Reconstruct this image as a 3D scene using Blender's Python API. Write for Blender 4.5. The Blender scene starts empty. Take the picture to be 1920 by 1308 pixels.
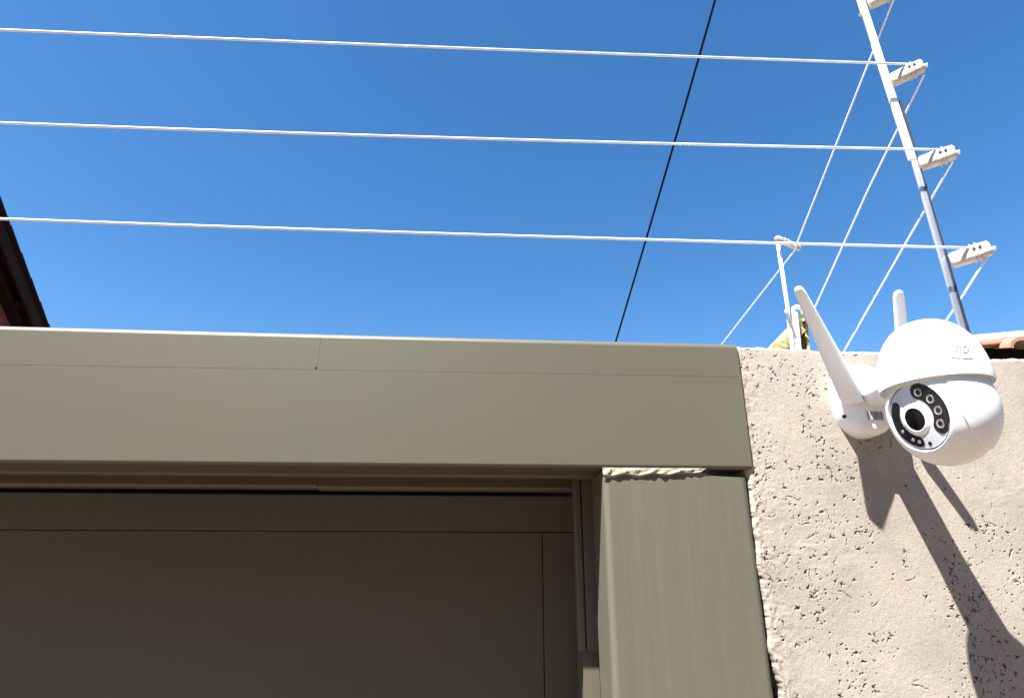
import bpy, bmesh, math, random
import numpy as np
from mathutils import Vector, Matrix

# ------------------------------------------------------------------ camera, sky, sun, exposure
scene = bpy.context.scene
col = scene.collection
FPX, PITCH, YAW, ROLL = 1150.0, 19.9, 3.12, 0.08      # focal length in pixels of the 1920 px wide picture
CAM = Vector((0.0, -0.80, 1.62))
_p, _y, _r = map(math.radians, (PITCH, YAW, ROLL))
FWD = Vector((math.sin(_y)*math.cos(_p), math.cos(_y)*math.cos(_p), math.sin(_p)))
_right = Vector((math.cos(_y), -math.sin(_y), 0)); _up = _right.cross(FWD)
RIGHT = _right*math.cos(_r) + _up*math.sin(_r); UP = -_right*math.sin(_r) + _up*math.cos(_r)
cd = bpy.data.cameras.new('camera'); cam = bpy.data.objects.new('camera', cd); col.objects.link(cam)
cam.matrix_world = Matrix(((RIGHT.x, UP.x, -FWD.x, CAM.x), (RIGHT.y, UP.y, -FWD.y, CAM.y), (RIGHT.z, UP.z, -FWD.z, CAM.z), (0, 0, 0, 1)))
cd.sensor_width = 36.0; cd.lens = FPX/1920*36.0; cd.clip_start = 0.01; cd.clip_end = 2000
scene.camera = cam

SUN = Vector((1.0, 1.0, -2.35)).normalized()         # the way the light travels
world = bpy.data.worlds.new('World'); scene.world = world; world.use_nodes = True
wn = world.node_tree.nodes; wl = world.node_tree.links
sky = wn.new('ShaderNodeTexSky'); sky.sky_type = 'NISHITA'; sky.sun_disc = False
sky.sun_elevation = math.asin(-SUN.z); sky.sun_rotation = math.atan2(-SUN.x, -SUN.y)
sky.altitude = 200; sky.air_density = 1.0; sky.dust_density = 0.5; sky.ozone_density = 2.5
wn['Background'].inputs['Strength'].default_value = 0.0545
hs = wn.new('ShaderNodeHueSaturation'); hs.inputs['Saturation'].default_value = 1.29      # the whole sky, as vivid as the photograph's
wl.new(sky.outputs['Color'], hs.inputs['Color']); wl.new(hs.outputs['Color'], wn['Background'].inputs['Color'])
sd = bpy.data.lights.new('sun', 'SUN'); sd.energy = 5.0; sd.angle = math.radians(0.5); sd.color = (1.0, 0.95, 0.88)
so = bpy.data.objects.new('sun', sd); col.objects.link(so); so.location = (-3, -3, 6)
so.rotation_euler = SUN.to_track_quat('-Z', 'Y').to_euler()
scene.view_settings.view_transform = 'Standard'; scene.view_settings.look = 'None'
scene.view_settings.exposure = 2.0; scene.view_settings.gamma = 1.0

# ------------------------------------------------------------------ helpers
def ray(px, py):
    return RIGHT*(px-960) + UP*(654-py) + FWD*FPX
def P(px, py, y=0.0):
    """the point of the vertical plane at depth y that was measured at this place of the photograph"""
    d = ray(px, py); return CAM + d*((y-CAM.y)/d.y)
def tag(o, label=None, cat=None, group=None, kind=None):
    if label: o['label'] = label
    if cat: o['category'] = cat
    if group: o['group'] = group
    if kind: o['kind'] = kind
    return o
def empty(name, loc, label=None, cat=None, group=None):
    o = bpy.data.objects.new(name, None); col.objects.link(o); o.location = loc; o.empty_display_size = .05
    bpy.context.view_layer.update()
    return tag(o, label, cat, group)
def link(name, me, mat, parent=None, smooth=False):
    o = bpy.data.objects.new(name, me); col.objects.link(o)
    if mat: me.materials.append(mat)
    if smooth:
        me.polygons.foreach_set('use_smooth', [True]*len(me.polygons))
    if parent:
        o.parent = parent
        o.matrix_parent_inverse = Matrix.Translation(-parent_loc(parent))
    return o
def parent_loc(p):
    v = Vector(p.location)
    # parts keep identity world transforms, only thing roots are moved
    return v
def bm_obj(name, bm, mat, parent=None, smooth=False, auto=None):
    bmesh.ops.recalc_face_normals(bm, faces=bm.faces)
    me = bpy.data.meshes.new(name); bm.to_mesh(me); bm.free()
    o = link(name, me, mat, parent, smooth)
    if auto is not None: sharp(me, auto)
    return o
def sharp(me, deg):
    me.polygons.foreach_set('use_smooth', [True]*len(me.polygons))
    try: me.set_sharp_from_angle(angle=math.radians(deg))
    except Exception: pass
def prism_bm(pts, y0, y1, bevel=0.0, seg=3, which=None):
    """polygon of (x, z) points swept from depth y0 to y1"""
    bm = bmesh.new()
    a = [bm.verts.new((p[0], y0, p[1])) for p in pts]; b = [bm.verts.new((p[0], y1, p[1])) for p in pts]
    n = len(pts)
    bm.faces.new(a); bm.faces.new(b[::-1])
    for i in range(n): bm.faces.new((a[i], b[i], b[(i+1) % n], a[(i+1) % n]))
    bmesh.ops.recalc_face_normals(bm, faces=bm.faces)
    if bevel:
        ed = [e for e in bm.edges if (which is None or which(e))]
        bmesh.ops.bevel(bm, geom=ed, offset=bevel, segments=seg, affect='EDGES', profile=0.5, clamp_overlap=True)
    return bm
def prism(name, pts, y0, y1, mat, parent=None, bevel=0.0, seg=3, which=None):
    o = bm_obj(name, prism_bm(pts, y0, y1, bevel, seg, which), mat, parent, auto=35)
    if bevel:                                                 # keep the flat faces flat next to their rounded edges
        w_ = o.modifiers.new('weighted', 'WEIGHTED_NORMAL'); w_.weight = 100; w_.keep_sharp = True
    return o
def frame_of(d):
    d = d.normalized(); u = Vector((0, 0, 1)) if abs(d.z) < .9 else Vector((1, 0, 0))
    s = d.cross(u).normalized(); return s, s.cross(d).normalized(), d
def box_bm(c, ax, ay, az, sx, sy, sz, bevel=0.0, seg=2):
    """box with centre c, axes ax ay az and full sizes sx sy sz"""
    bm = bmesh.new(); bmesh.ops.create_cube(bm, size=1.0)
    for v in bm.verts: v.co = c + ax*(v.co.x*sx) + ay*(v.co.y*sy) + az*(v.co.z*sz)
    bmesh.ops.recalc_face_normals(bm, faces=bm.faces)
    if bevel: bmesh.ops.bevel(bm, geom=list(bm.edges), offset=bevel, segments=seg, affect='EDGES', profile=.5)
    return bm
X, Y, Z = Vector((1, 0, 0)), Vector((0, 1, 0)), Vector((0, 0, 1))
def tube_bm(pts, rad, sides=10, bm=None):
    bm = bm or bmesh.new(); rings = []
    n = len(pts)
    s = u = None
    for i, p in enumerate(pts):
        d = (pts[min(i+1, n-1)] - pts[max(i-1, 0)]).normalized()
        if s is None: s, u, _ = frame_of(d)
        else: s = (s - d*s.dot(d)).normalized(); u = s.cross(d)
        r = rad[i] if hasattr(rad, '__len__') else rad
        rings.append([bm.verts.new(p + (s*math.cos(2*math.pi*k/sides) + u*math.sin(2*math.pi*k/sides))*r) for k in range(sides)])
    for a, b in zip(rings, rings[1:]):
        for k in range(sides): bm.faces.new((a[k], a[(k+1) % sides], b[(k+1) % sides], b[k]))
    bm.faces.new(rings[0][::-1]); bm.faces.new(rings[-1])
    return bm
def tube(name, pts, rad, mat, parent=None, sides=10):
    return bm_obj(name, tube_bm(pts, rad, sides), mat, parent, auto=65)
def lathe_bm(c, axis, prof, seg=64, ref=None):
    """profile of (radius, height along axis) turned round axis through c"""
    s, u, d = frame_of(axis)
    bm = bmesh.new(); rings = []
    for r, h in prof:
        if r < 1e-6: rings.append([bm.verts.new(c + d*h)])
        else: rings.append([bm.verts.new(c + d*h + (s*math.cos(2*math.pi*k/seg) + u*math.sin(2*math.pi*k/seg))*r) for k in range(seg)])
    for a, b in zip(rings, rings[1:]):
        for k in range(seg):
            k2 = (k+1) % seg
            if len(a) == 1 and len(b) == 1: continue
            if len(a) == 1: bm.faces.new((a[0], b[k2], b[k]))
            elif len(b) == 1: bm.faces.new((a[k], a[k2], b[0]))
            else: bm.faces.new((a[k], a[k2], b[k2], b[k]))
    return bm
def loft_bm(rings, cap=True):
    bm = bmesh.new(); R = [[bm.verts.new(p) for p in r] for r in rings]
    n = len(R[0])
    for a, b in zip(R, R[1:]):
        for k in range(n): bm.faces.new((a[k], a[(k+1) % n], b[(k+1) % n], b[k]))
    if cap: bm.faces.new(R[0][::-1]); bm.faces.new(R[-1])
    return bm

# ------------------------------------------------------------------ materials
def mat(name, color, rough=.5, metal=0.0, var=0.06, scale=6.0, bump=0.0, bscale=60.0, stretch=(1, 1, 1), spec=.5, coat=0.0, second=None, sw=(.45, .7)):
    m = bpy.data.materials.new(name); m.use_nodes = True
    n, l = m.node_tree.nodes, m.node_tree.links
    b = n['Principled BSDF']; b.inputs['Roughness'].default_value = rough; b.inputs['Metallic'].default_value = metal
    b.inputs['Specular IOR Level'].default_value = spec; b.inputs['Coat Weight'].default_value = coat
    tc = n.new('ShaderNodeTexCoord'); mp = n.new('ShaderNodeMapping'); mp.inputs['Scale'].default_value = stretch
    l.new(tc.outputs['Object'], mp.inputs['Vector'])
    nz = n.new('ShaderNodeTexNoise'); nz.inputs['Scale'].default_value = scale; nz.inputs['Detail'].default_value = 6; nz.inputs['Roughness'].default_value = .6
    l.new(mp.outputs['Vector'], nz.inputs['Vector'])
    rp = n.new('ShaderNodeValToRGB')
    c = Vector(color)
    lo = c*(1-var); hi = c*(1+var)
    if second: lo, hi = c, Vector(second); rp.color_ramp.elements[0].position, rp.color_ramp.elements[1].position = sw
    else: rp.color_ramp.elements[0].position, rp.color_ramp.elements[1].position = .3, .7
    rp.color_ramp.elements[0].color = (*lo, 1); rp.color_ramp.elements[1].color = (*hi, 1)
    l.new(nz.outputs['Fac'], rp.inputs['Fac']); l.new(rp.outputs['Color'], b.inputs['Base Color'])
    if bump:
        n2 = n.new('ShaderNodeTexNoise'); n2.inputs['Scale'].default_value = bscale; n2.inputs['Detail'].default_value = 5
        l.new(mp.outputs['Vector'], n2.inputs['Vector'])
        bp = n.new('ShaderNodeBump'); bp.inputs['Strength'].default_value = 1.0; bp.inputs['Distance'].default_value = bump
        l.new(n2.outputs['Fac'], bp.inputs['Height']); l.new(bp.outputs['Normal'], b.inputs['Normal'])
    return m
M_beam = mat('olive_painted_steel', (.088, .080, .056), .45, second=(.082, .081, .057), sw=(.4, .6), scale=3.0, bump=.00012, bscale=25, stretch=(.6, 1, 1))
M_post = mat('olive_brushed_paint', (.095, .092, .067), .5, var=.06, scale=9, bump=.00045, bscale=34, stretch=(3.2, 3.2, .22))
M_jamb = mat('olive_jamb_paint', (.096, .086, .06), .5, var=.05, scale=7)
M_soffit = mat('olive_brown_rail_paint', (.092, .078, .050), .4, var=.12, scale=5, stretch=(.2, 1, 1))
M_gate = mat('grey_brown_gate_paint', (.091, .082, .068), .6, var=.07, scale=2.2, bump=.0001, bscale=30)
M_filler = mat('cream_filler', (.40, .37, .29), .8, var=.12, scale=70, bump=.0006, bscale=160)
M_white = mat('white_camera_plastic', (.76, .79, .82), .38, var=.006, scale=12, spec=.45)
M_white2 = mat('white_antenna_plastic', (.74, .78, .83), .42, var=.008, scale=12)
M_face = mat('silver_face_plate', (.62, .65, .71), .3, metal=.35, var=.01, scale=8)
M_black = mat('glossy_black_plastic', (.006, .006, .008), .12, var=.2, scale=20, spec=.6)
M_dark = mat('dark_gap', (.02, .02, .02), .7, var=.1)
M_glass = mat('lens_glass', (.002, .002, .003), .15, var=.1, spec=.25)
M_led = mat('led_reflector', (.55, .55, .6), .2, metal=.8, var=.05)
M_grey = mat('grey_print', (.20, .20, .22), .5, var=.05)
M_label = mat('grey_label_paper', (.42, .40, .42), .55, var=.1, scale=300)
M_labelbar = mat('dark_label_ink', (.10, .09, .10), .6, var=.1)
M_wire = mat('aluminium_fence_wire', (.70, .76, .84), .45, metal=.0, var=.05, scale=40)
M_ins = mat('weathered_white_insulator', (.42, .40, .37), .55, var=.1, scale=60, bump=.0008, bscale=180)
M_paintw = mat('white_painted_bar', (.78, .78, .76), .5, var=.06, scale=50)
M_zinc = mat('galvanised_steel', (.60, .65, .74), .48, metal=.9, var=.05, scale=25)
M_edge = mat('dark_steel_edge', (.02, .022, .03), .5, var=.2, scale=20)
M_cable = mat('black_cable_sheath', (.004, .004, .006), .6, var=.1, spec=.1)
M_roofdark = mat('dark_stained_timber', (.018, .010, .010), .9, var=.3, scale=6, spec=.1)
M_brick = mat('red_brown_gable', (.11, .035, .022), .9, var=.3, scale=8)
M_terra = mat('terracotta_tile', (.30, .165, .11), .8, var=.2, scale=16, bump=.003, bscale=50)
M_mortar = mat('pale_mortar', (.72, .66, .58), .9, var=.1, scale=20, bump=.003, bscale=60)
M_wood = mat('yellowed_timber', (.20, .15, .035), .9, var=.3, scale=55, stretch=(1, 1, 2), second=(.42, .36, .22), sw=(.4, .62), bump=.002, bscale=120)
M_moss = mat('mossy_backing', (.060, .062, .014), .9, var=.5, scale=60, bump=.002, bscale=90)
M_ground = mat('brown_paving', (.135, .095, .064), .9, var=.15, scale=3)

def plaster():
    m = bpy.data.materials.new('cream_rough_plaster'); m.use_nodes = True
    n, l = m.node_tree.nodes, m.node_tree.links
    b = n['Principled BSDF']; b.inputs['Roughness'].default_value = .92; b.inputs['Specular IOR Level'].default_value = .2
    tc = n.new('ShaderNodeTexCoord')
    nz = n.new('ShaderNodeTexNoise'); nz.inputs['Scale'].default_value = 9; nz.inputs['Detail'].default_value = 8; nz.inputs['Roughness'].default_value = .65
    l.new(tc.outputs['Object'], nz.inputs['Vector'])
    rp = n.new('ShaderNodeValToRGB'); rp.color_ramp.elements[0].position = .3; rp.color_ramp.elements[1].position = .72
    rp.color_ramp.elements[0].color = (.262, .236, .204, 1); rp.color_ramp.elements[1].color = (.372, .335, .292, 1)
    l.new(nz.outputs['Fac'], rp.inputs['Fac'])
    sp = n.new('ShaderNodeTexNoise'); sp.inputs['Scale'].default_value = 420; sp.inputs['Detail'].default_value = 3
    l.new(tc.outputs['Object'], sp.inputs['Vector'])
    r2 = n.new('ShaderNodeValToRGB'); r2.color_ramp.elements[0].position = .3; r2.color_ramp.elements[1].position = .6
    r2.color_ramp.elements[0].color = (.84, .82, .80, 1); r2.color_ramp.elements[1].color = (1, 1, 1, 1)
    l.new(sp.outputs['Fac'], r2.inputs['Fac'])
    mx = n.new('ShaderNodeMix'); mx.data_type = 'RGBA'; mx.blend_type = 'MULTIPLY'; mx.inputs['Factor'].default_value = 1
    l.new(rp.outputs['Color'], mx.inputs['A']); l.new(r2.outputs['Color'], mx.inputs['B'])
    pn = n.new('ShaderNodeTexNoise'); pn.inputs['Scale'].default_value = 5.5; pn.inputs['Detail'].default_value = 7; pn.inputs['Roughness'].default_value = .7
    l.new(tc.outputs['Object'], pn.inputs['Vector'])
    pr = n.new('ShaderNodeValToRGB'); pr.color_ramp.elements[0].position = .52; pr.color_ramp.elements[1].position = .72
    pr.color_ramp.elements[0].color = (0, 0, 0, 1); pr.color_ramp.elements[1].color = (.6, .6, .6, 1)
    l.new(pn.outputs['Fac'], pr.inputs['Fac'])
    m0 = n.new('ShaderNodeMix'); m0.data_type = 'RGBA'; m0.blend_type = 'MIX'
    l.new(pr.outputs['Color'], m0.inputs['Factor']); l.new(mx.outputs['Result'], m0.inputs['A']); m0.inputs['B'].default_value = (.255, .240, .222, 1)
    mx = m0
    # near-black colour mixed in over the pits and cracks of the plaster
    at = n.new('ShaderNodeAttribute'); at.attribute_name = 'pit_tone'
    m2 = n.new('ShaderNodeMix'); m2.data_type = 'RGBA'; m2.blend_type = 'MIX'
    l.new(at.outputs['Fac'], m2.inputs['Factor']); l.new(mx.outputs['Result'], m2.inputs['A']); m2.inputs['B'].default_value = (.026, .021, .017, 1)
    l.new(m2.outputs['Result'], b.inputs['Base Color'])
    n2 = n.new('ShaderNodeTexNoise'); n2.inputs['Scale'].default_value = 520; n2.inputs['Detail'].default_value = 4
    l.new(tc.outputs['Object'], n2.inputs['Vector'])
    bp = n.new('ShaderNodeBump'); bp.inputs['Distance'].default_value = .0004
    l.new(n2.outputs['Fac'], bp.inputs['Height']); l.new(bp.outputs['Normal'], b.inputs['Normal'])
    return m
M_plaster = plaster()

# ------------------------------------------------------------------ ground
bm = bmesh.new()
vs = [bm.verts.new(v) for v in ((-400, -400, 0), (400, -400, 0), (400, 400, 0), (-400, 400, 0))]; bm.faces.new(vs)
tag(bm_obj('ground', bm, M_ground), 'brown paved ground of the driveway below the gate', 'ground', kind='structure')

# ------------------------------------------------------------------ plaster wall (real pits, trowel marks and ragged edges)
def vnoise(x, y, scale, seed):
    r = np.random.default_rng(seed); T = r.random((256, 256))
    u = x*scale; v = y*scale; i = np.floor(u).astype(int); j = np.floor(v).astype(int); fu = u-i; fv = v-j
    fu = fu*fu*(3-2*fu); fv = fv*fv*(3-2*fv)
    a = T[i % 256, j % 256]; b = T[(i+1) % 256, j % 256]; c = T[i % 256, (j+1) % 256]; d = T[(i+1) % 256, (j+1) % 256]
    return (a*(1-fu)+b*fu)*(1-fv) + (c*(1-fu)+d*fu)*fv - .5
def fbm(x, y, scale, seed, octs=4, gain=.5):
    o = np.zeros_like(x); g = 1.0
    for k in range(octs): o += g*vnoise(x, y, scale*2**k, seed+k*17); g *= gain
    return o
WX0 = P(1408, 980, .004).x; WX1 = P(2110, 900, .004).x
_tz = [(P(px, py, .004).x, P(px, py, .004).z) for px, py in ((1380, 648), (1500, 652), (1640, 658), (1860, 668), (1990, 672))]
WZ0 = P(1700, 1340, .004).z; WTOP = max(z for _, z in _tz)
def build_wall():
    st = .00095
    xs = np.arange(WX0, WX1, st); grow = []
    s, xx = st, WX1
    while xx < WX1 + 3.0: grow.append(xx); s *= 1.25; xx += s
    xs = np.concatenate([xs, grow])
    z_dense = np.arange(WZ0, WTOP, st)
    low = []; s, zz = st, WZ0
    while zz > .0: s *= 1.25; zz -= s; low.append(zz)
    low[-1] = -.05
    zs = np.concatenate([np.array(low[::-1]), z_dense])
    GX, GZ = np.meshgrid(xs, zs, indexing='ij')
    top = np.interp(GX, [t[0] for t in _tz], [t[1] for t in _tz])
    top = top + .0022*fbm(GX, GX*0, 90, 3, 3) + .003*fbm(GX, GX*0, 22, 8, 2)
    zr = (GZ-WZ0)/(WTOP-WZ0)
    ZZ = np.where(zr > 0, WZ0 + zr*(top-WZ0), GZ)
    h = .0008*fbm(GX, ZZ, 11, 1, 3, .35) + .00018*fbm(GX, ZZ, 260, 5, 2)
    h += .0006*fbm(GX*.35, ZZ, 120, 21, 2)*np.clip(fbm(GX, ZZ, 14, 40, 2)*3, 0, 1)     # sideways trowel drag
    dist = GX-WX0
    h += .0020*fbm(GX, ZZ, 150, 9, 3)*np.exp(-dist/.022)                               # rougher margin at the post
    # pits
    rng = np.random.default_rng(12)
    depth = np.zeros_like(GX); nx = len(np.arange(WX0, WX1, st)); nz0 = len(low); pit_tone = np.zeros_like(GX)
    def stamp(cx, cz, a, b, th, dp, gm=1.0):
        R = max(a, b)*1.6
        i0 = max(0, int((cx-R-WX0)/st)); i1 = min(nx, int((cx+R-WX0)/st)+2)
        j0 = max(nz0, nz0+int((cz-R-WZ0)/st)); j1 = min(len(zs), nz0+int((cz+R-WZ0)/st)+2)
        if i1 <= i0 or j1 <= j0: return
        x = GX[i0:i1, j0:j1]-cx; z = ZZ[i0:i1, j0:j1]-cz
        c, s_ = math.cos(th), math.sin(th); u = (x*c+z*s_)/a; v = (-x*s_+z*c)/b
        q = np.abs(u)**1.3+np.abs(v)**1.3 + .7*vnoise(GX[i0:i1, j0:j1], ZZ[i0:i1, j0:j1], 420, 77)
        w = np.clip((1.0-q)*2.6, 0, 1)
        depth[i0:i1, j0:j1] = np.maximum(depth[i0:i1, j0:j1], w*dp)
        pit_tone[i0:i1, j0:j1] = np.maximum(pit_tone[i0:i1, j0:j1], w*gm)
    W_, H_ = WX1-WX0, WTOP-WZ0
    n = 0
    while n < 3250:
        cx, cz = WX0+rng.random()*W_, WZ0+rng.random()*H_
        cl = vnoise(np.array([cx]), np.array([cz]), 24, 31)[0] + .5*vnoise(np.array([cx]), np.array([cz]), 70, 32)[0]
        band = vnoise(np.array([cx]), np.array([0.]), 22, 36)[0]
        edge = .45*math.exp(-(cx-WX0)/.04)
        if rng.random() > np.clip(.42 + 1.5*cl + .7*band + edge, .015, 1): continue
        n += 1
        big = rng.random(); gm = .8+.2*rng.random()
        if big < .86:                                         # short nicks
            a = .0007 + .0011*rng.random()**2; th = rng.normal(0, .5) if rng.random() < .55 else rng.random()*3.14
            stamp(cx, cz, a, a*(.3+.35*rng.random()), th, .0008+a*.6, gm)
        else:                                                 # torn, angular chips: a few tapered strokes from one point
            th0 = rng.random()*6.28
            for q in range(int(2+rng.random()*2.6)):
                th = th0 + q*1.9 + rng.normal(0, .5); L_ = .0018+.0026*rng.random()
                for f in (0, .3, .6, .9): stamp(cx+math.cos(th)*L_*f, cz+math.sin(th)*L_*f, .0013, .0009*(1-.6*f), th, .0019*(1-.5*f), gm)
    for k in range(45):                                       # hair cracks and scratches
        cx, cz = WX0+rng.random()*W_, WZ0+rng.random()*H_
        th = rng.choice([0, 0, 1.5, .8])+rng.normal(0, .25); L = int(4+rng.random()*13)
        for q in range(L):
            stamp(cx, cz, .0013, .0005+.0002*rng.random(), th, .0010, .4+.4*rng.random()); th += rng.normal(0, .16); cx += math.cos(th)*.0013; cz += math.sin(th)*.0013
    Yv = .004 - h + depth
    # the left margin is ragged and rolls back to the post, the top margin rolls back to the coping
    rag = .0008 + .0054*(ZZ < WTOP-.165) + .0055*fbm(ZZ, ZZ*0+.3, 43, 51, 4, .65) + .009*fbm(ZZ, ZZ*0+.7, 11, 52, 2)
    XX = GX + rag*np.exp(-dist/.02)
    Yv += .007*np.clip(1-dist/.006, 0, 1)**2 + .008*np.clip(1-(top-ZZ)/.006, 0, 1)**2
    # fold: extra columns for the left return, extra rows for the flat top
    def foldx(A, ax, add):
        return np.concatenate([np.repeat(A[:1], len(add), 0), A], 0)
    ret = np.array([.22, .10, .05, .025, .010])
    XX = foldx(XX, 0, ret); ZZ = foldx(ZZ, 0, ret); Yv = foldx(Yv, 0, ret); pit_tone = foldx(pit_tone, 0, ret)
    for k, r in enumerate(ret): Yv[k] = Yv[len(ret)] + r; XX[k] += .002*math.sin(k*2.1)
    back = np.array([.008, .02, .04, .07, .10, .14, .18, .22])
    nxx = XX.shape[0]
    XX = np.concatenate([XX, np.repeat(XX[:, -1:], len(back), 1)], 1); pit_tone = np.concatenate([pit_tone, np.zeros((nxx, len(back)))], 1)
    zt = ZZ[:, -1:]; ZZ = np.concatenate([ZZ, zt + .001*np.sin(np.arange(nxx)[:, None]*.37 + back[None, :]*90)], 1)
    Yv = np.concatenate([Yv, np.maximum(Yv[:, -1:], back[None, :]+.006)], 1)
    nx_, nz_ = XX.shape
    co = np.stack([XX, Yv, ZZ], -1).reshape(-1, 3).astype(np.float32)
    idx = np.arange(nx_*nz_).reshape(nx_, nz_)
    q = np.stack([idx[:-1, :-1], idx[1:, :-1], idx[1:, 1:], idx[:-1, 1:]], -1).reshape(-1, 4)
    me = bpy.data.meshes.new('plaster_wall')
    me.vertices.add(len(co)); me.vertices.foreach_set('co', co.ravel())
    me.loops.add(q.size); me.loops.foreach_set('vertex_index', q.ravel().astype(np.int32))
    me.polygons.add(len(q)); me.polygons.foreach_set('loop_start', np.arange(0, q.size, 4, dtype=np.int32))
    me.update(); me.validate()
    at = me.attributes.new('pit_tone', 'FLOAT', 'POINT'); at.data.foreach_set('value', pit_tone.ravel().astype(np.float32))
    o = link('plaster_wall', me, M_plaster, smooth=True)
    return tag(o, 'rough cream plaster wall full of dark pits, right of the gate post', 'wall')
build_wall()

# ------------------------------------------------------------------ lintel beam over the gate
def line(pa, pb, y=0.0):
    a, b = P(*pa, y), P(*pb, y); s = (b.z-a.z)/(b.x-a.x)
    return lambda x: a.z + (x-a.x)*s
zt, zb, zs = line((0, 608), (1380, 643)), line((0, 867), (1405, 879)), line((0, 683), (1380, 706))
XL = -2.6
xr_t, xr_s, xr_b = P(1381, 645, 0).x, P(1389, 706, 0).x, P(1411, 880, 0).x
xj = P(598, 665, 0).x
front_top = lambda e: all(v.co.y < .001 for v in e.verts) and abs(e.verts[0].co.x-e.verts[1].co.x) > .1
beam = empty('gate_beam', (0, .03, zb(0)), 'long olive painted steel beam spanning above the gate opening', 'beam')
def top_edge(e):
    a, b = e.verts
    return a.co.y < .001 and b.co.y < .001 and min(a.co.z-zs(a.co.x), b.co.z-zs(b.co.x)) > .02
def bot_edge(e):
    a, b = e.verts
    return a.co.y < .001 and b.co.y < .001 and max(a.co.z-zb(a.co.x), b.co.z-zb(b.co.x)) < .01
g = .00018
prism('cap_strip', [(XL, zs(XL)+g), (xj-.00003, zs(xj)+g), (xj-.00003, zt(xj)), (XL, zt(XL))], 0, .07, M_beam, beam, .0085, 8, top_edge)
prism('cap_strip', [(xj+.00003, zs(xj)+g), (xr_s, zs(xr_s)+g), (xr_t, zt(xr_t)), (xj+.00003, zt(xj))], 0.0002, .0702, M_beam, beam, .0085, 8, top_edge)
prism('face_plate', [(XL, zb(XL)), (xr_b, zb(xr_b)), (xr_s, zs(xr_s)-g), (XL, zs(XL)-g)], 0, .068, M_beam, beam, .005, 4, bot_edge)
sp = P(592, 688, -.0002)
bm_obj('screw_hole', lathe_bm(sp, -Y, [(0, .0006), (.0011, .0006), (.0014, .0), (.0014, -.002)], 10), M_dark, beam)

# ------------------------------------------------------------------ gate post
yp = .0014
xa, xb_ = P(1131, 900, yp).x, P(1406, 930, yp).x
xa2, xb2 = P(1149, 1308, yp).x, P(1456, 1308, yp).x
za2 = P(1149, 1308, yp).z
def xat(x0, x1, z): return x0 + (x1-x0)*(z-zb(.2))/(za2-zb(.2))
post = empty('gate_post', ((xa+xb_)/2, .04, 0), 'square olive painted gate post with rounded edges beside the plaster wall', 'gate post')
vert = lambda e: abs(e.verts[0].co.z-e.verts[1].co.z) > .5 and e.verts[0].co.y < .02
prism('post_body', [(xa2, 0), (xb2, 0), (xat(xa, xb_, 0) if 0 else xb_, zb(.3)-.011), (xa+.02, zb(.15)-.0035), (xa, zb(.1)-.0035)], yp, .082, M_post, post, .0085, 5, vert)
# crumpled cream filler squeezed out between post and beam
bm = bmesh.new(); rng = random.Random(4)
nx, nz = 46, 8; grid = []
pa, pb = P(1131, 887, -.002), P(1325, 889, -.002)
for i in range(nx+1):
    t = i/nx; row = []
    hgt = .0125*(1-.55*t**2)*(1+.15*math.sin(t*23)) * (1 if t < .97 else .4)
    for j in range(nz+1):
        v = j/nz
        x = pa.x + (pb.x-pa.x)*t; z = zb(x) + .0008 - hgt*v
        fold = math.sin(t*34 + v*5 + 2*math.sin(t*11))*.0018 + math.sin(t*71+v*3)*.0010 + rng.uniform(-.0005, .0005)
        y = (.001 - .0030*(v/.8)**.8 if v < .8 else -.0020 + .0042*(v-.8)/.2) + fold*math.sin(math.pi*min(1, v*1.1))*.8
        row.append(bm.verts.new((x, y, z)))
    grid.append(row)
for i in range(nx):
    for j in range(nz): bm.faces.new((grid[i][j], grid[i][j+1], grid[i+1][j+1], grid[i+1][j]))
bmesh.ops.solidify(bm, geom=list(bm.faces), thickness=.002)
bm_obj('filler_strip', bm, M_filler, post, auto=28)

YJ = .06
for _k in range(400):
    if P(1108, 1222, YJ).z < zb(.1) - 2.35*(YJ-.010): YJ += .0003
    else: break
# the jamb stands as deep as its shadow line says
# ------------------------------------------------------------------ jamb behind the post, soffit rails, gate
yj = YJ
ja, jb = P(1094, 1260, yj).x, P(1124, 1260, yj).x
jamb = empty('gate_jamb', ((ja+jb)/2, yj, 0), 'narrow olive jamb strip set back left of the gate post, half in shade', 'jamb')
prism('jamb_strip', [(ja, 0), (jb, 0), (jb, zb(.1)+.01), (ja, zb(.1)+.01)], yj, yj+.05, M_jamb, jamb, .002, 2, vert)
prism('jamb_flange', [(jb+.002, 0), (P(1146, 1260, yj-.004).x, 0), (P(1146, 1260, yj-.004).x, zb(.1)+.01), (jb+.002, zb(.1)+.01)], yj+.006, yj+.05, M_jamb, jamb)
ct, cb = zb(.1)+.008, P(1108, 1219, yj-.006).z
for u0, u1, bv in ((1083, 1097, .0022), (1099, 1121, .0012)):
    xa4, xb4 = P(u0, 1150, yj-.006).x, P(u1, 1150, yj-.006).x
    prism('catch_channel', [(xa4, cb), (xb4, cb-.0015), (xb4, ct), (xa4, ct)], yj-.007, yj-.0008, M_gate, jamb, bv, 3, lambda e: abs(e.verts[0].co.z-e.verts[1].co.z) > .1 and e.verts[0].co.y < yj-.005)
la, lb = P(1119, 1150, yj-.012), P(1123, 1204, yj-.012)
bm_obj('stop_plate', box_bm((la+lb)/2 + Y*.006, X, Y, Z, .0035, .011, abs(la.z-lb.z), .0008), M_gate, jamb, auto=35)

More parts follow.
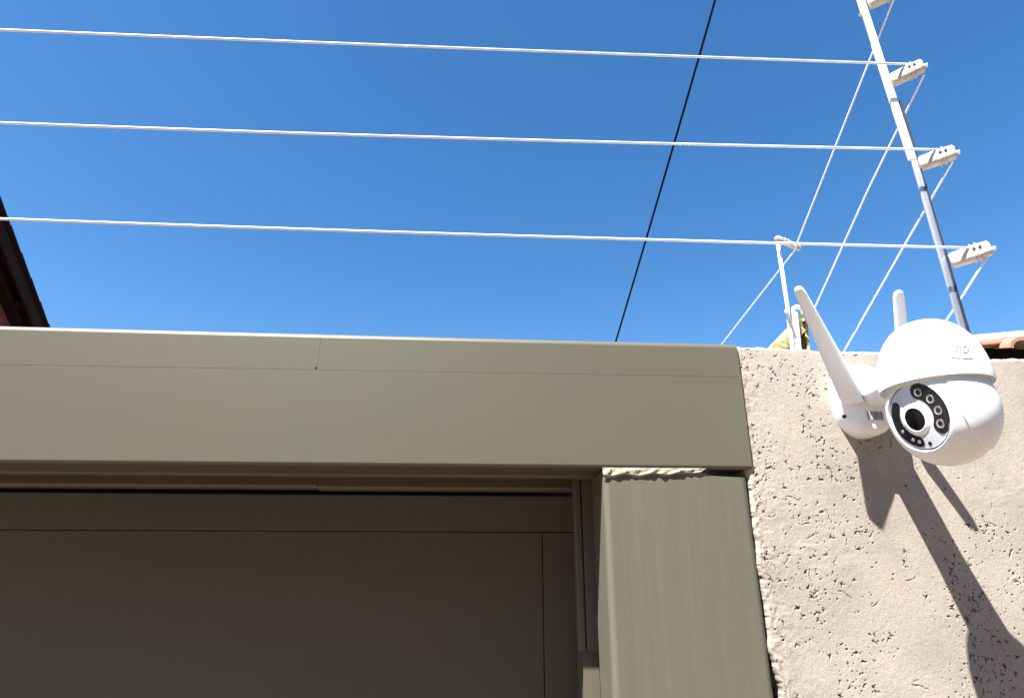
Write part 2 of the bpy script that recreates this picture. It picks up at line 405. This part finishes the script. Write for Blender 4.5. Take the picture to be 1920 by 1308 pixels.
rail_x1 = P(1112, 905, .15).x
rails = empty('guide_rail', (0, .12, zb(0)), 'olive brown guide rails under the beam above the dark gate', 'gate rail')
def bar(name, y0, y1, d0, d1, bev, m=M_soffit, x1=None, x0=XL):
    x1 = x1 if x1 is not None else rail_x1
    return prism(name, [(x0, zb(x0)+d1), (x1, zb(x1)+d1), (x1, zb(x1)+d0), (x0, zb(x0)+d0)][::-1], y0, y1, m, rails, bev, 4, lambda e: abs(e.verts[0].co.x-e.verts[1].co.x) > .3)
bar('rail_web', .070, .235, .030, .042, .0)
bar('rail_lip', .074, .092, -.003, .0295, .005)
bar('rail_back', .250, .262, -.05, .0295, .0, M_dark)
xs_ = P(598, 908, .17).x
bar('rail_flange', .160, .186, -.009, .0295, .006, x1=xs_-.0004)
bar('rail_flange', .160, .186, -.0105, .0285, .006, x0=xs_+.0004, x1=rail_x1-.004)

yg = .215
gate = empty('sliding_gate', (P(500, 1000, yg).x, yg, 0), 'flat dark grey brown panel gate in the shade under the beam', 'gate')
gx = P(1086, 1100, yg).x + .09; lx = P(1018, 1100, yg).x; lz = P(500, 995, yg).z; gt = P(500, 926, yg).z; GX0 = -2.5
w = .0011
prism('top_rail', [(GX0, lz+w), (gx, lz+w), (gx, gt), (GX0, gt)], yg, yg+.03, M_gate, gate, .0015, 2, lambda e: e.verts[0].co.y < yg+.01 and e.verts[1].co.y < yg+.01)
prism('stile', [(lx+w, .06), (gx, .06), (gx, lz-.0004), (lx+w, lz-.0004)], yg+.0006, yg+.03, M_gate, gate, .0015, 2, lambda e: e.verts[0].co.y < yg+.01 and e.verts[1].co.y < yg+.01)
prism('panel', [(GX0, .06), (lx, .06), (lx, lz), (GX0, lz)], yg+.002, yg+.012, M_gate, gate, .0012, 2, lambda e: e.verts[0].co.y < yg+.01 and e.verts[1].co.y < yg+.01)
prism('backing', [(GX0, .06), (gx-.003, .06), (gx-.003, lz+.03), (GX0, lz+.03)], yg+.0125, yg+.028, M_gate, gate)

# ------------------------------------------------------------------ security camera on the wall
D_DOME = .168
Rc = P(1753, 722, -D_DOME)                                   # centre of the hood's rim
def px_len(p): return (p-CAM).dot(FWD)/FPX                   # metres per photo pixel at a point
tmp = (P(1645, 745, -D_DOME).x, P(1863, 697, -D_DOME).x)
RH = .0549; HZ = 1.34
sc = empty('security_camera', P(1608, 755, 0), 'white dome security camera with two antennas mounted on the plaster wall', 'security camera')
# hood
prof = [(RH*.80, .006), (RH*.955, .0), (RH*.985, -.0035), (RH*1.0, -.003), (RH*1.005, .001)]
for k in range(1, 25):
    a = k/24*math.pi/2; prof.append((RH*1.0*math.cos(a)**.86 if k < 24 else 0, .002 + HZ*RH*math.sin(a)))
hood = bm_obj('hood', lathe_bm(Rc, Z, prof, 96), M_white, sc, auto=50)
# ball
RB = RH*.955
Bc = Rc - Z*(RH*.55)
cdir = (CAM-Bc).normalized()
ri = (RIGHT - cdir*RIGHT.dot(cdir)).normalized(); ui = cdir.cross(ri)
if ui.dot(UP) < 0: ui = -ui
th = math.radians(33)
N = (cdir*math.cos(th) + (-ri*.975 - ui*.20)*math.sin(th)).normalized()   # where the lens looks: along the wall, slightly down
fo = .645*RB; fh = math.sqrt(RB*RB-fo*fo)
prof = [(0, -RB)]
for k in range(1, 40):
    a = math.pi - k/40*(math.pi - math.asin(.645)); prof.append((RB*math.sin(a), RB*math.cos(a)))
prof += [(fo, fh), (fo-.0006, fh+.0002), (fo-.0012, fh-.0006), (fo-.0016, fh-.006), (fo*.5, fh-.0065), (0, fh-.0065)]
ball = bm_obj('ball_housing', lathe_bm(Bc, N, prof, 96), M_white, sc, auto=40)
# face basis
FR = Z.cross(N).normalized(); FR = -FR if FR.dot(ri) < 0 else FR
FU = N.cross(FR); FU = FU if FU.z > 0 else -FU
FC = Bc + N*(fh-.0012)
rf = fo-.0030
plate = bm_obj('face_plate', lathe_bm(FC, N, [(0, -.004), (rf, -.004), (rf, -.0006), (rf-.0006, .0002), (rf*.75, .0012), (rf*.5, .0018), (0, .0020)], 72), M_face, sc, auto=40)
bm_obj('gap_ring', lathe_bm(FC, N, [(rf+.0002, -.0035), (fo-.0018, -.0035)], 72), M_dark, ball)
lens_c = FC + N*.0016 + FR*(-.07*fo) + FU*(-.06*fo)
lensring = bm_obj('lens_ring', lathe_bm(lens_c, N, [(fo*.47, -.0002), (fo*.43, .0012), (fo*.335, .0026), (fo*.325, .0024), (fo*.32, .0005)], 56), M_white, sc, auto=40)
bm_obj('lens', lathe_bm(lens_c, N, [(fo*.322, .0006), (fo*.315, .0018), (fo*.2, .0030), (0, .0035)], 48), M_glass, sc, auto=40)
def sector(r0, r1, a0, a1, hgt, seg=26, cut=.12):
    """curved strip on the face, rounded at both ends"""
    bm = bmesh.new(); out, inn = [], []
    pts = []
    for k in range(seg+1):
        t = k/seg; a = math.radians(a0+(a1-a0)*t)
        e = min(t, 1-t)/cut; f = 1.0 if e >= 1 else math.sqrt(max(0, 1-(1-e)**2))
        rm = (r0+r1)/2; hw = (r1-r0)/2*(.35+.65*f)
        inn.append((a, rm-hw)); out.append((a, rm+hw))
    def pos(a, r, h):
        z = .0002 + .0018*(1-min(1, r/rf)**2)
        return FC + FR*(r*math.cos(a)) + FU*(r*math.sin(a)) + N*(z+h)
    ring = out + inn[::-1]
    A = [bm.verts.new(pos(a, r, -.001)) for a, r in ring]; B = [bm.verts.new(pos(a, r, hgt)) for a, r in ring]
    n = len(ring)
    for i in range(n): bm.faces.new((A[i], A[(i+1) % n], B[(i+1) % n], B[i]))
    m = seg+1
    for i in range(seg): bm.faces.new((B[i], B[i+1], B[n-2-i], B[n-1-i]))
    return bm, pos
b1, pos = sector(fo*.57, fo*.87, 136, 264, .0007); bm_obj('sensor_window', b1, M_black, sc)
b2, pos = sector(fo*.51, fo*.92, 86, -48, .0007); strip = bm_obj('led_window', b2, M_black, sc)
for k, a in enumerate((66, 33, 3, -27)):
    c = pos(math.radians(a), fo*.70, .0008)
    led = bm_obj('led', lathe_bm(c, N, [(fo*.085, -.0004), (fo*.125, .0002), (fo*.118, .0006), (fo*.085, .0003), (fo*.07, .0003)], 20), M_led, strip, auto=40)
for a in (206, 236, 252):
    c = pos(math.radians(a), fo*.72, .0006)
    bm_obj('led', lathe_bm(c, N, [(0, .0006), (fo*.05, .0004), (fo*.06, -.0004)], 14), M_led, sc, auto=40)
c = pos(math.radians(-84), fo*.78, .0002)
bm_obj('microphone_hole', lathe_bm(c, N, [(0, .0004), (fo*.055, .0003), (fo*.06, -.0005)], 16), M_black, sc)
# side covers: spherical caps on both sides of the tilting ball
S = (FR*.93 - N*.30 + Z*.10).normalized()
def cap(axis, ang, R, t=.0012):
    pr = [(R*math.sin(math.radians(a)), R*math.cos(math.radians(a))) for a in np.linspace(0, ang, 26)]
    pr += [((R+t*-.6)*math.sin(math.radians(ang+.8)), (R-t*.6)*math.cos(math.radians(ang+.8))), ((R-t*2)*math.sin(math.radians(ang+.8)), (R-t*2)*math.cos(math.radians(ang+.8)))]
    return lathe_bm(Bc, axis, pr, 80)
bm_obj('side_cover', cap(S, 59, RB+.0014, .0014), M_white, sc, auto=40)
bm_obj('side_cover', cap((-FR*.75 - N*.62 + Z*.05).normalized(), 40, RB+.0012), M_white, sc, auto=40)
bm_obj('swivel_neck', lathe_bm(Rc, Z, [(0, -RH*.1), (RB*.90, -RH*.1), (RB*.93, .004), (0, .005)], 72), M_white, sc, auto=40)
# the tilting head is a little taller than round
for o in sc.children_recursive:
    if o.name.split('.')[0] in ('ball_housing', 'face_plate', 'gap_ring', 'lens_ring', 'lens', 'sensor_window', 'led_window', 'led', 'microphone_hole', 'side_cover') and o.type == 'MESH':
        for v in o.data.vertices: v.co.z = Bc.z + (v.co.z-Bc.z)*1.13
# wall bracket: rounded base shell
def superring(c, wx, wz, y, n=48, e=2.6, bot=1.0, shear=0):
    r = []
    for k in range(n):
        a = 2*math.pi*k/n; ca, sa = math.cos(a), math.sin(a)
        x = math.copysign(abs(ca)**(2/e), ca)*wx; z = math.copysign(abs(sa)**(2/e), sa)*wz
        if z < 0: x *= 1-.18*(abs(z)/wz)**2
        r.append(Vector((c.x+x, y, c.z+z)))
    return r
bw, bh = .0365, .049
b0 = P(1617, 752, -.012)
rings = [superring(b0, bw, bh, .006), superring(b0, bw, bh, -.014), superring(b0, bw*.985, bh*.99, -.022), superring(b0, bw*.93, bh*.95, -.0275), superring(b0, bw*.80, bh*.84, -.0305), superring(b0, bw*.4, bh*.4, -.0315)]
base = bm_obj('wall_bracket', loft_bm(rings), M_white, sc, auto=45)
bm_obj('screw_hole', lathe_bm(P(1584, 780, -.0282), (-Y), [(0, .0012), (.0022, .0010), (.0028, -.002)], 16), M_dark, base)
# arm from bracket to hood
arm = []
s0 = b0 + Vector((.004, 0, .010)); e0 = Rc + Z*(RH*.42)
for t in (0, .25, .5, .75, 1.0):
    yy = -.026 + (-D_DOME+RH*.45+.026)*t
    c = s0.lerp(Vector((e0.x, 0, e0.z)), t*.92)
    wx = .0180 + .022*max(0, t-.45)**1.5; wz = .0225 + .014*max(0, t-.45)**1.5
    arm.append(superring(Vector((c.x, 0, c.z)), wx, wz, yy, e=2.8))
bm_obj('arm', loft_bm(arm), M_white, sc, auto=45)
# barcode label on the bracket
lc = P(1641, 779, -.0322)
lab = bm_obj('barcode_label', box_bm(lc, X, Y, Z, .0215, .0012, .0115, .0003), M_label, base)
for k, (u, wd) in enumerate(((-.009, .0006), (-.0068, .0004), (-.0045, .0005), (-.0018, .0004), (.0006, .0016), (.0032, .0005), (.0052, .0004), (.0082, .0014))):
    bm_obj('label_bar', box_bm(lc + X*u - Y*.0007, X, Y, Z, wd, .0006, .0105), M_labelbar, lab)
# antennas
def antenna(H, T, w0, w1, side_hint):
    d = (T-H); L = d.length; d.normalize()
    s = (side_hint - d*side_hint.dot(d)).normalized(); n_ = d.cross(s)
    rings = []
    for t, k in ((-.06, .62), (-.03, .9), (0, 1), (.18, 1.0), (.6, .98), (.93, .97), (.965, .86), (.985, .62), (.993, .3)):
        wv = (w0 + (w1-w0)*max(0, t))*k; tv = (w0*.62 + (w1*.62-w0*.62)*max(0, t))*k
        r = []
        for q in range(24):
            a = 2*math.pi*q/24; ca, sa = math.cos(a), math.sin(a)
            r.append(H + d*(L*t) + s*(math.copysign(abs(ca)**.38, ca)*wv/2) + n_*(math.copysign(abs(sa)**.38, sa)*tv/2))
        rings.append(r)
    o = bm_obj('antenna', loft_bm(rings), M_white2, sc, auto=28)
    hinge = tube_bm([H - d*.006 - s*(w0*.40), H - d*.006 + s*(w0*.40)], w0*.34, 24)
    bm_obj('hinge', hinge, M_white2, o, auto=40)
    return o
antenna(P(1594, 738, -.036), P(1494, 536, -.115), .0285, .0120, RIGHT*.82 - Y*.57)
antenna(P(1700, 735, -.036), P(1684, 543, -.116), .0165, .0125, RIGHT)
# raised mark on the hood: a squared arch, a D and a line below
def on_hood(px, py):
    d = ray(px, py).normalized(); lo, hi = .3, 1.4
    c = Rc + Z*.002
    f = lambda p: (math.hypot(p.x-c.x, p.y-c.y)/RH)**(2/.86) + ((p.z-c.z)/(RH*HZ))**2 - 1
    t = .3
    while t < 1.4:
        if f(CAM+d*t) < 0: break
        t += .0005
    p = CAM+d*t
    nn = Vector(((p.x-c.x), (p.y-c.y), (p.z-c.z)/HZ**2)).normalized()
    return p, nn
mark = empty('logo_mark', Rc)
bpy.data.objects.remove(mark)
def strokes(name, segs, wpx):
    bm = bmesh.new()
    for pts in segs:
        rings = []
        for i, (u, v) in enumerate(pts):
            p, nn = on_hood(u, v)
            a = Vector(pts[min(i+1, len(pts)-1)]) - Vector(pts[max(i-1, 0)]); a.normalize()
            px_ = Vector((-a.y, a.x))*wpx/2
            q1, n1 = on_hood(u+px_.x, v+px_.y); q2, n2 = on_hood(u-px_.x, v-px_.y)
            rings.append([q1-n1*.0004, q1+n1*.0007, q2+n2*.0007, q2-n2*.0004])
        R = [[bm.verts.new(p) for p in r] for r in rings]
        for A, B in zip(R, R[1:]):
            for k in range(4): bm.faces.new((A[k], A[(k+1) % 4], B[(k+1) % 4], B[k]))
        bm.faces.new(R[0][::-1]); bm.faces.new(R[-1])
    return bm_obj(name, bm, M_grey, hood)
def sub(a, b, n=4): return [(a[0]+(b[0]-a[0])*k/n, a[1]+(b[1]-a[1])*k/n) for k in range(n+1)]
strokes('letter', [sub((1793, 661), (1793, 648.5)), sub((1794.5, 649), (1798.5, 649)), sub((1800, 648.5), (1800, 661))], 2.4)
strokes('letter', [sub((1806, 648.5), (1806, 661.5)), [(1807, 649), (1811, 649.4), (1814, 652), (1814.6, 655), (1814, 658.5), (1811, 660.8), (1807, 661)]], 2.4)
strokes('underline', [sub((1783, 670.5), (1824, 672.5), 12)], 1.6)

# ------------------------------------------------------------------ electric fence
def insulator(A, B, wd, label, parent_group='white fence insulators on the near post'):
    """moulded block from the post (A) out to its free end (B)"""
    d = (B-A); L = d.length; d.normalize()
    s, u, _ = frame_of(d)
    if u.z < 0: u = -u
    t = empty('fence_insulator', A, label, 'insulator', parent_group)
    rings = []
    for tt, k in ((0, .72), (.05, .95), (.5, 1.0), (.72, .98), (.95, .92), (1.0, .7)):
        r = []
        for q in range(16):
            a = 2*math.pi*q/16; ca, sa = math.cos(a), math.sin(a)
            r.append(A + d*(L*tt) + s*(math.copysign(abs(ca)**.6, ca)*wd*.42*k) + u*(math.copysign(abs(sa)**.6, sa)*wd*.55*k))
        rings.append(r)
    bm_obj('body', loft_bm(rings), M_ins, t, auto=40)
    for q in (.55, .68):                                      # ribs round the block
        rr = [[A + d*(L*(q+dq)) + s*(math.copysign(abs(math.cos(a))**.6, math.cos(a))*wd*.42*f) + u*(math.copysign(abs(math.sin(a))**.6, math.sin(a))*wd*.55*f) for a in [2*math.pi*i/16 for i in range(16)]] for dq, f in ((-.03, .98), (-.02, 1.16), (.02, 1.16), (.03, .98))]
        bm_obj('rib', loft_bm(rr), M_ins, t, auto=40)
    for q in (.61, .76):
        side = -1 if s.dot(CAM-A) < 0 else 1
        c = A + d*(L*q) + s*(side*wd*.40) + u*(wd*.16)
        bm_obj('slot', lathe_bm(c, s*side, [(0, .0022), (wd*.09, .0020), (wd*.10, -.003)], 12), M_dark, t)
    bm_obj('bolt', tube_bm([B - d*.002 - u*wd*.12, B + d*wd*.22 - u*wd*.14], wd*.14, 12), M_paintw, t, auto=40)
    return t
YF = .11
# near corner post: an angle bar, painted white above and bare zinc below
pole = empty('fence_post', P(1822, 640, YF), 'tall slim fence post rising behind the security camera dome', 'fence post')
def bar_between(name, a, b, w, t, m, parent, sgn=X):
    d = (b-a).normalized(); s = (sgn - d*sgn.dot(d)).normalized(); n_ = d.cross(s)
    return bm_obj(name, box_bm((a+b)/2, s, n_, d, w, t, (b-a).length, min(w, t)*.25), m, parent, auto=40)
pt, pm, pbm = P(1604, -30, YF), P(1711, 300, YF), P(1824, 668, YF)
bar_between('upper_bar', pt, pm, .0150, .006, M_paintw, pole)
bar_between('lower_bar', P(1712, 296, YF+.0), P(1840, 738, YF), .011, .004, M_zinc, pole)
bar_between('bar_edge', P(1687, 190, YF-.001), P(1850, 738, YF-.001), .0030, .006, M_edge, pole)
bm_obj('bolt', tube_bm([P(1613, 28, YF-.02), P(1613, 28, YF+.004)], .0035, 12), M_paintw, pole, auto=40)
INS = [((1627, 8), (1692, -24)), ((1671, 152), (1732, 122)), ((1724, 308), (1792, 284)), ((1782, 490), (1858, 464))]
ilab = ['white insulator at the very top of the near fence post', 'white insulator on the near fence post, holding the highest full wire',
        'white insulator on the near fence post, holding the middle wire', 'white insulator on the near fence post, lowest one, above the camera dome']
wy = []
for (a, b), lb in zip(INS, ilab):
    A = P(*a, YF-.002); B = P(*b, YF-.040); insulator(A, B, .0255, lb); wy.append((A, B))
RW = .0021
def sagline(pts3, n=14):
    out = []
    for a, b in zip(pts3, pts3[1:]):
        for k in range(n): out.append(a.lerp(b, k/n))
    out.append(pts3[-1]); return out
def quad3(p0, p1, p2, n=28):
    """smooth curve through three points"""
    out = []
    for k in range(n+1):
        t = k/n; out.append(p0*(2*(t-.5)*(t-1)) + p1*(-4*t*(t-1)) + p2*(2*t*(t-.5)))
    return out
FW = [((-700, 26), (540, 78), (1712, 121), 'topmost fence wire running left to right across the sky'),
      ((-700, 201), (560, 250), (1768, 281), 'middle fence wire running left to right across the sky'),
      ((-700, 383), (600, 431), (1826, 465), 'lowest fence wire running left to right, nearest above the beam')]
for a, b, c, lb in FW:
    pts = quad3(P(*a, .03), P(*b, .055), P(*c, YF-.028))
    tag(tube('fence_wire', pts, RW, M_wire, sides=12), lb, 'wire', 'wires above the gate')
# wires that leave the near post for the far one
BW = [(((1677, -4), YF-.03), ((1488, 472), .52), ((1357, 640), 1.05), ((1300, 712), 1.5), 'receding wire with a bend at the far post insulator'),
      (((1733, 140), YF-.03), ((1628, 355), .27), ((1524, 585), .55), ((1480, 690), .8), 'receding wire from the highest near insulator down behind the left antenna'),
      (((1787, 302), YF-.03), ((1690, 470), .27), ((1586, 652), .55), ((1560, 700), .66), 'receding wire from the middle near insulator down to the wall top left of the dome'),
      (((1850, 484), YF-.03), ((1811, 545), .10), ((1770, 607), .25), ((1700, 720), .5), 'short receding wire from the lowest near insulator, vanishing behind the dome')]
for *pp, lb in BW:
    pp3 = [P(*q, y) for q, y in pp]; ld = (pp3[-1]-pp3[-2]).normalized()
    k_ = (pp3[-1].z-(WTOP-.03))/max(.05, -ld.z)                # the far end is tied down at the side wall
    if k_ > 0: pp3[-1] = pp3[-1] + ld*k_
    pts = sagline(pp3, 5)
    tag(tube('fence_wire', pts, RW*.86, M_wire, sides=12), lb, 'wire', 'wires running back along the side wall')
# far post
YB = .52
far = empty('fence_post', P(1490, 660, YB), 'short distant fence post with a hooked bracket behind the wall top', 'fence post')
bar_between('post_bar', P(1457, 446, YB), P(1478, 585, YB), .0085, .006, M_paintw, far)
bar_between('post_bar', P(1476, 580, YB), P(1503, 782, YB), .0075, .006, M_paintw, far)
bm_obj('bolt', tube_bm([P(1474, 583, YB-.02), P(1474, 583, YB)], .0045, 12), M_paintw, far, auto=40)
# hooked bracket: pale channel with an arched head
xa_, xb3 = P(1484, 640, YB+.01), P(1496, 640, YB+.01)
bar_between('channel', P(1488, 585, YB+.008), P(1509, 782, YB+.008), .0175, .006, M_paintw, far)
hk = [P(1484, 590, YB+.01), P(1487, 579, YB+.01), P(1494, 575, YB+.012), P(1501, 578, YB+.014), P(1506, 588, YB+.016)]
tube('hook', sagline(hk, 3), .0055, M_paintw, far)
bar_between('backing', P(1503, 592, YB+.04), P(1522, 782, YB+.04), .020, .008, M_moss, far)
bar_between('edge_strip', P(1511, 606, YB+.03), P(1526, 782, YB+.03), .0065, .008, M_wood, far)
bm_obj('bolt', tube_bm([P(1506, 599, YB+.01), P(1506, 599, YB+.035)], .0035, 12), M_paintw, far, auto=40)
insulator(P(1500, 466, YB+.0), P(1455, 446, YB-.02), .0145, 'small insulator at the top of the distant fence post', 'insulators on the distant post')
# yellowed board behind the wall
ba = P(1492, 613, .56); bd = (P(1440, 668, .56)-ba).normalized(); bb = ba + bd*.40
bm = box_bm((ba+bb)/2 - Z*.006, bd, Y, bd.cross(Y), (bb-ba).length, .05, .032, .001)
tag(bm_obj('timber_board', bm, M_wood, auto=40), 'yellowed timber board leaning behind the wall by the distant post', 'board')

# side wall that carries the distant post
sx0, sx1, szt = P(1440, 700, YB).x, P(1560, 700, YB).x + .12, WTOP-.02
bm = box_bm(Vector(((sx0+sx1)/2, 2.35, szt/2)), X, Y, Z, sx1-sx0, 4.2, szt, .004)
tag(bm_obj('side_wall', bm, M_mortar), 'pale plaster side wall running back below the distant fence post', 'wall')
# ------------------------------------------------------------------ overhead cable
cab = quad3(P(1352, -40, 1.6), P(1252, 310, 2.3), P(1148, 662, 3.6))
cab = [cab[0] + (cab[0]-cab[1])*k for k in (12, 6)] + cab + [cab[-1] + (cab[-1]-cab[-2])*k for k in (4, 10)]
tag(tube('overhead_cable', cab, .0068, M_cable, sides=8), 'black overhead cable crossing the blue sky behind the wires', 'cable')

# ------------------------------------------------------------------ house on the left: dark roof overhang seen from below
hA, hB = P(-9, 362, 4.5), P(88, 612, 6.0)
hd = (hB-hA); hl = Vector((-(hd.y), hd.x, 0)).normalized()
if hl.x > 0: hl = -hl
hn = hd.cross(hl).normalized(); hn = hn if hn.z > 0 else -hn
house = empty('neighbour_house', (hA.x-3, hA.y+1, 0), 'dark roofed house whose roof overhang shows at the left edge', 'house')
dn = hd.normalized(); Lh = hd.length
def slab(name, s0, s1, w0, w1, t0, t1, m, bev=.0):
    """block in roof coordinates: along the verge, inward, along the roof normal"""
    c = hA + dn*((s0+s1)/2) + hl*((w0+w1)/2) + hn*((t0+t1)/2)
    return bm_obj(name, box_bm(c, dn, hl, hn, abs(s1-s0), abs(w1-w0), abs(t1-t0), bev), m, house, auto=40)
slab('roof_deck', -1.6, 2.6, .06, 6, -.03, .0, M_roofdark)
slab('barge_board', -1.6, 2.6, .03, .058, -.15, .004, M_roofdark, .004)
slab('barge_board', -1.6, 2.6, .17, .20, -.12, -.032, M_roofdark, .004)
for k in range(13):
    s = -1.6+k*.33
    c = hA + dn*(s+.19) + hl*3.0 + hn*.028
    ax = (dn - hn*.035).normalized()
    bm_obj('tile', box_bm(c, ax, hl, ax.cross(hl).normalized(), .37, 6.02, .022, .004), M_roofdark, house, auto=40)
for k in range(5):
    s = -1.2+k*.62
    slab('rafter', s, s+.06, .061, .168, -.12, -.031, M_roofdark)
# gable wall below the deck
gw = []
for s, t in ((-1.55, -.15), (2.4, -.15)): gw.append(hA + dn*s + hl*.27 + hn*t)
bm = bmesh.new()
v1 = [bm.verts.new(p) for p in (gw[0], gw[1], Vector((gw[1].x, gw[1].y, 0)), Vector((gw[0].x, gw[0].y, 0)))]
v2 = [bm.verts.new(v.co + hl*.22) for v in v1]
bm.faces.new(v1); bm.faces.new(v2[::-1])
for i in range(4): bm.faces.new((v1[i], v1[(i+1) % 4], v2[(i+1) % 4], v2[i]))
bm_obj('gable_wall', bm, M_brick, house)

# ------------------------------------------------------------------ tiled lean-to roof at the right edge
YR = 1.15
rf_ = empty('tiled_roof', P(2000, 800, YR), 'terracotta barrel tile roof edge with pale mortar behind the wall at far right', 'roof')
def along(px, py, y): return P(px, py, y)
a, b = P(1800, 646, YR), P(2120, 618, YR)
d = (b-a).normalized(); nrm = Vector((0, 0, 1)); 
def rbox(name, u0, u1, v0, v1, y0, y1, m, bev=.002):
    up = (Z - d*d.z).normalized(); yy = d.cross(up)
    if yy.y < 0: yy = -yy
    c = a + d*((u0+u1)/2) + up*((v0+v1)/2) + yy*((y0+y1)/2)
    return bm_obj(name, box_bm(c, d, yy, up, u1-u0, y1-y0, v1-v0, bev, 3), m, rf_, auto=40)
W = (b-a).length
rbox('mortar_bed', .0, W, .004, .034, .0, .5, M_mortar, .009)
rbox('tile_course', .002, W, -.014, .004-.0005, -.012, .45, M_terra, .003)
rbox('fascia', -.02, W, -.075, -.0145, .03, .07, M_roofdark, .002)
rbox('support_wall', -.02, W, -1.9, -.0755, .06, .25, M_mortar, .002)
for k in range(5):
    c0 = P(1893 + k*66, 645 - k*5, YR-.06)
    r = .052; pts = []
    ax = Vector((.15, 1, .32)).normalized(); s_, u_, _ = frame_of(ax)
    u_ = u_ if u_.z > 0 else -u_
    c0 = c0 + s_*(-0) + Vector((r, 0, -.012))
    R1, R2 = [], []
    for L_, rr, out in ((0, r, R1), (.4, r*.85, R2)):
        for i in range(13):
            t = math.pi*i/12; out.append(c0 + ax*L_ + X*(math.cos(t)*rr) + Z*(math.sin(t)*rr*.75))
        for i in range(12, -1, -1):
            t = math.pi*i/12; out.append(c0 + ax*L_ + X*(math.cos(t)*(rr-.012)) + Z*(math.sin(t)*(rr-.012)*.75 - .002))
    bm_obj('tile', loft_bm([R1, R2]), M_terra, rf_, auto=40)

# ------------------------------------------------------------------ unseen house behind the viewer, added to block part of the sky light
M_facade = mat('brown_rendered_facade', (.24, .165, .115), .9, var=.12, scale=2)
M_frame = mat('dark_window_frame', (.05, .04, .035), .6)
M_pane = mat('dark_window_pane', (.02, .022, .025), .1)
opp = empty('sky_blocker_house', (0, -7.5, 0), 'brown rendered house added out of view behind the viewer to cut the sky light', 'house')
def obox(name, x0, x1, y0, y1, z0, z1, m, parent=opp, bev=.0):
    return bm_obj(name, box_bm(Vector(((x0+x1)/2, (y0+y1)/2, (z0+z1)/2)), X, Y, Z, x1-x0, y1-y0, z1-z0, bev), m, parent)
obox('wall', -9, 9, -13, -7.5, -.05, 5.6, M_facade)
bm = bmesh.new()
v = [bm.verts.new(p) for p in ((-9.5, -7.0, 5.55), (9.5, -7.0, 5.55), (9.5, -10.25, 7.4), (-9.5, -10.25, 7.4), (-9.5, -13.5, 5.55), (9.5, -13.5, 5.55))]
for f in ((0, 1, 2, 3), (3, 2, 5, 4), (0, 4, 5, 1), (0, 3, 4), (1, 5, 2)): bm.faces.new([v[i] for i in f])
bm_obj('roof', bm, M_terra, opp)
obox('door', .4, 1.4, -7.56, -7.46, 0, 2.1, M_frame)
for x in (-6, -2.5, 4, 7):
    for z in (1.0, 3.6):
        if z < 2 and x == -99: continue
        w_ = obox('window', x-.7, x+.7, -7.55, -7.46, z, z+1.2, M_frame)
        for k in (-1, 1): obox('pane', x+k*.34-.3, x+k*.34+.3, -7.47, -7.45, z+.06, z+1.14, M_pane, opp)
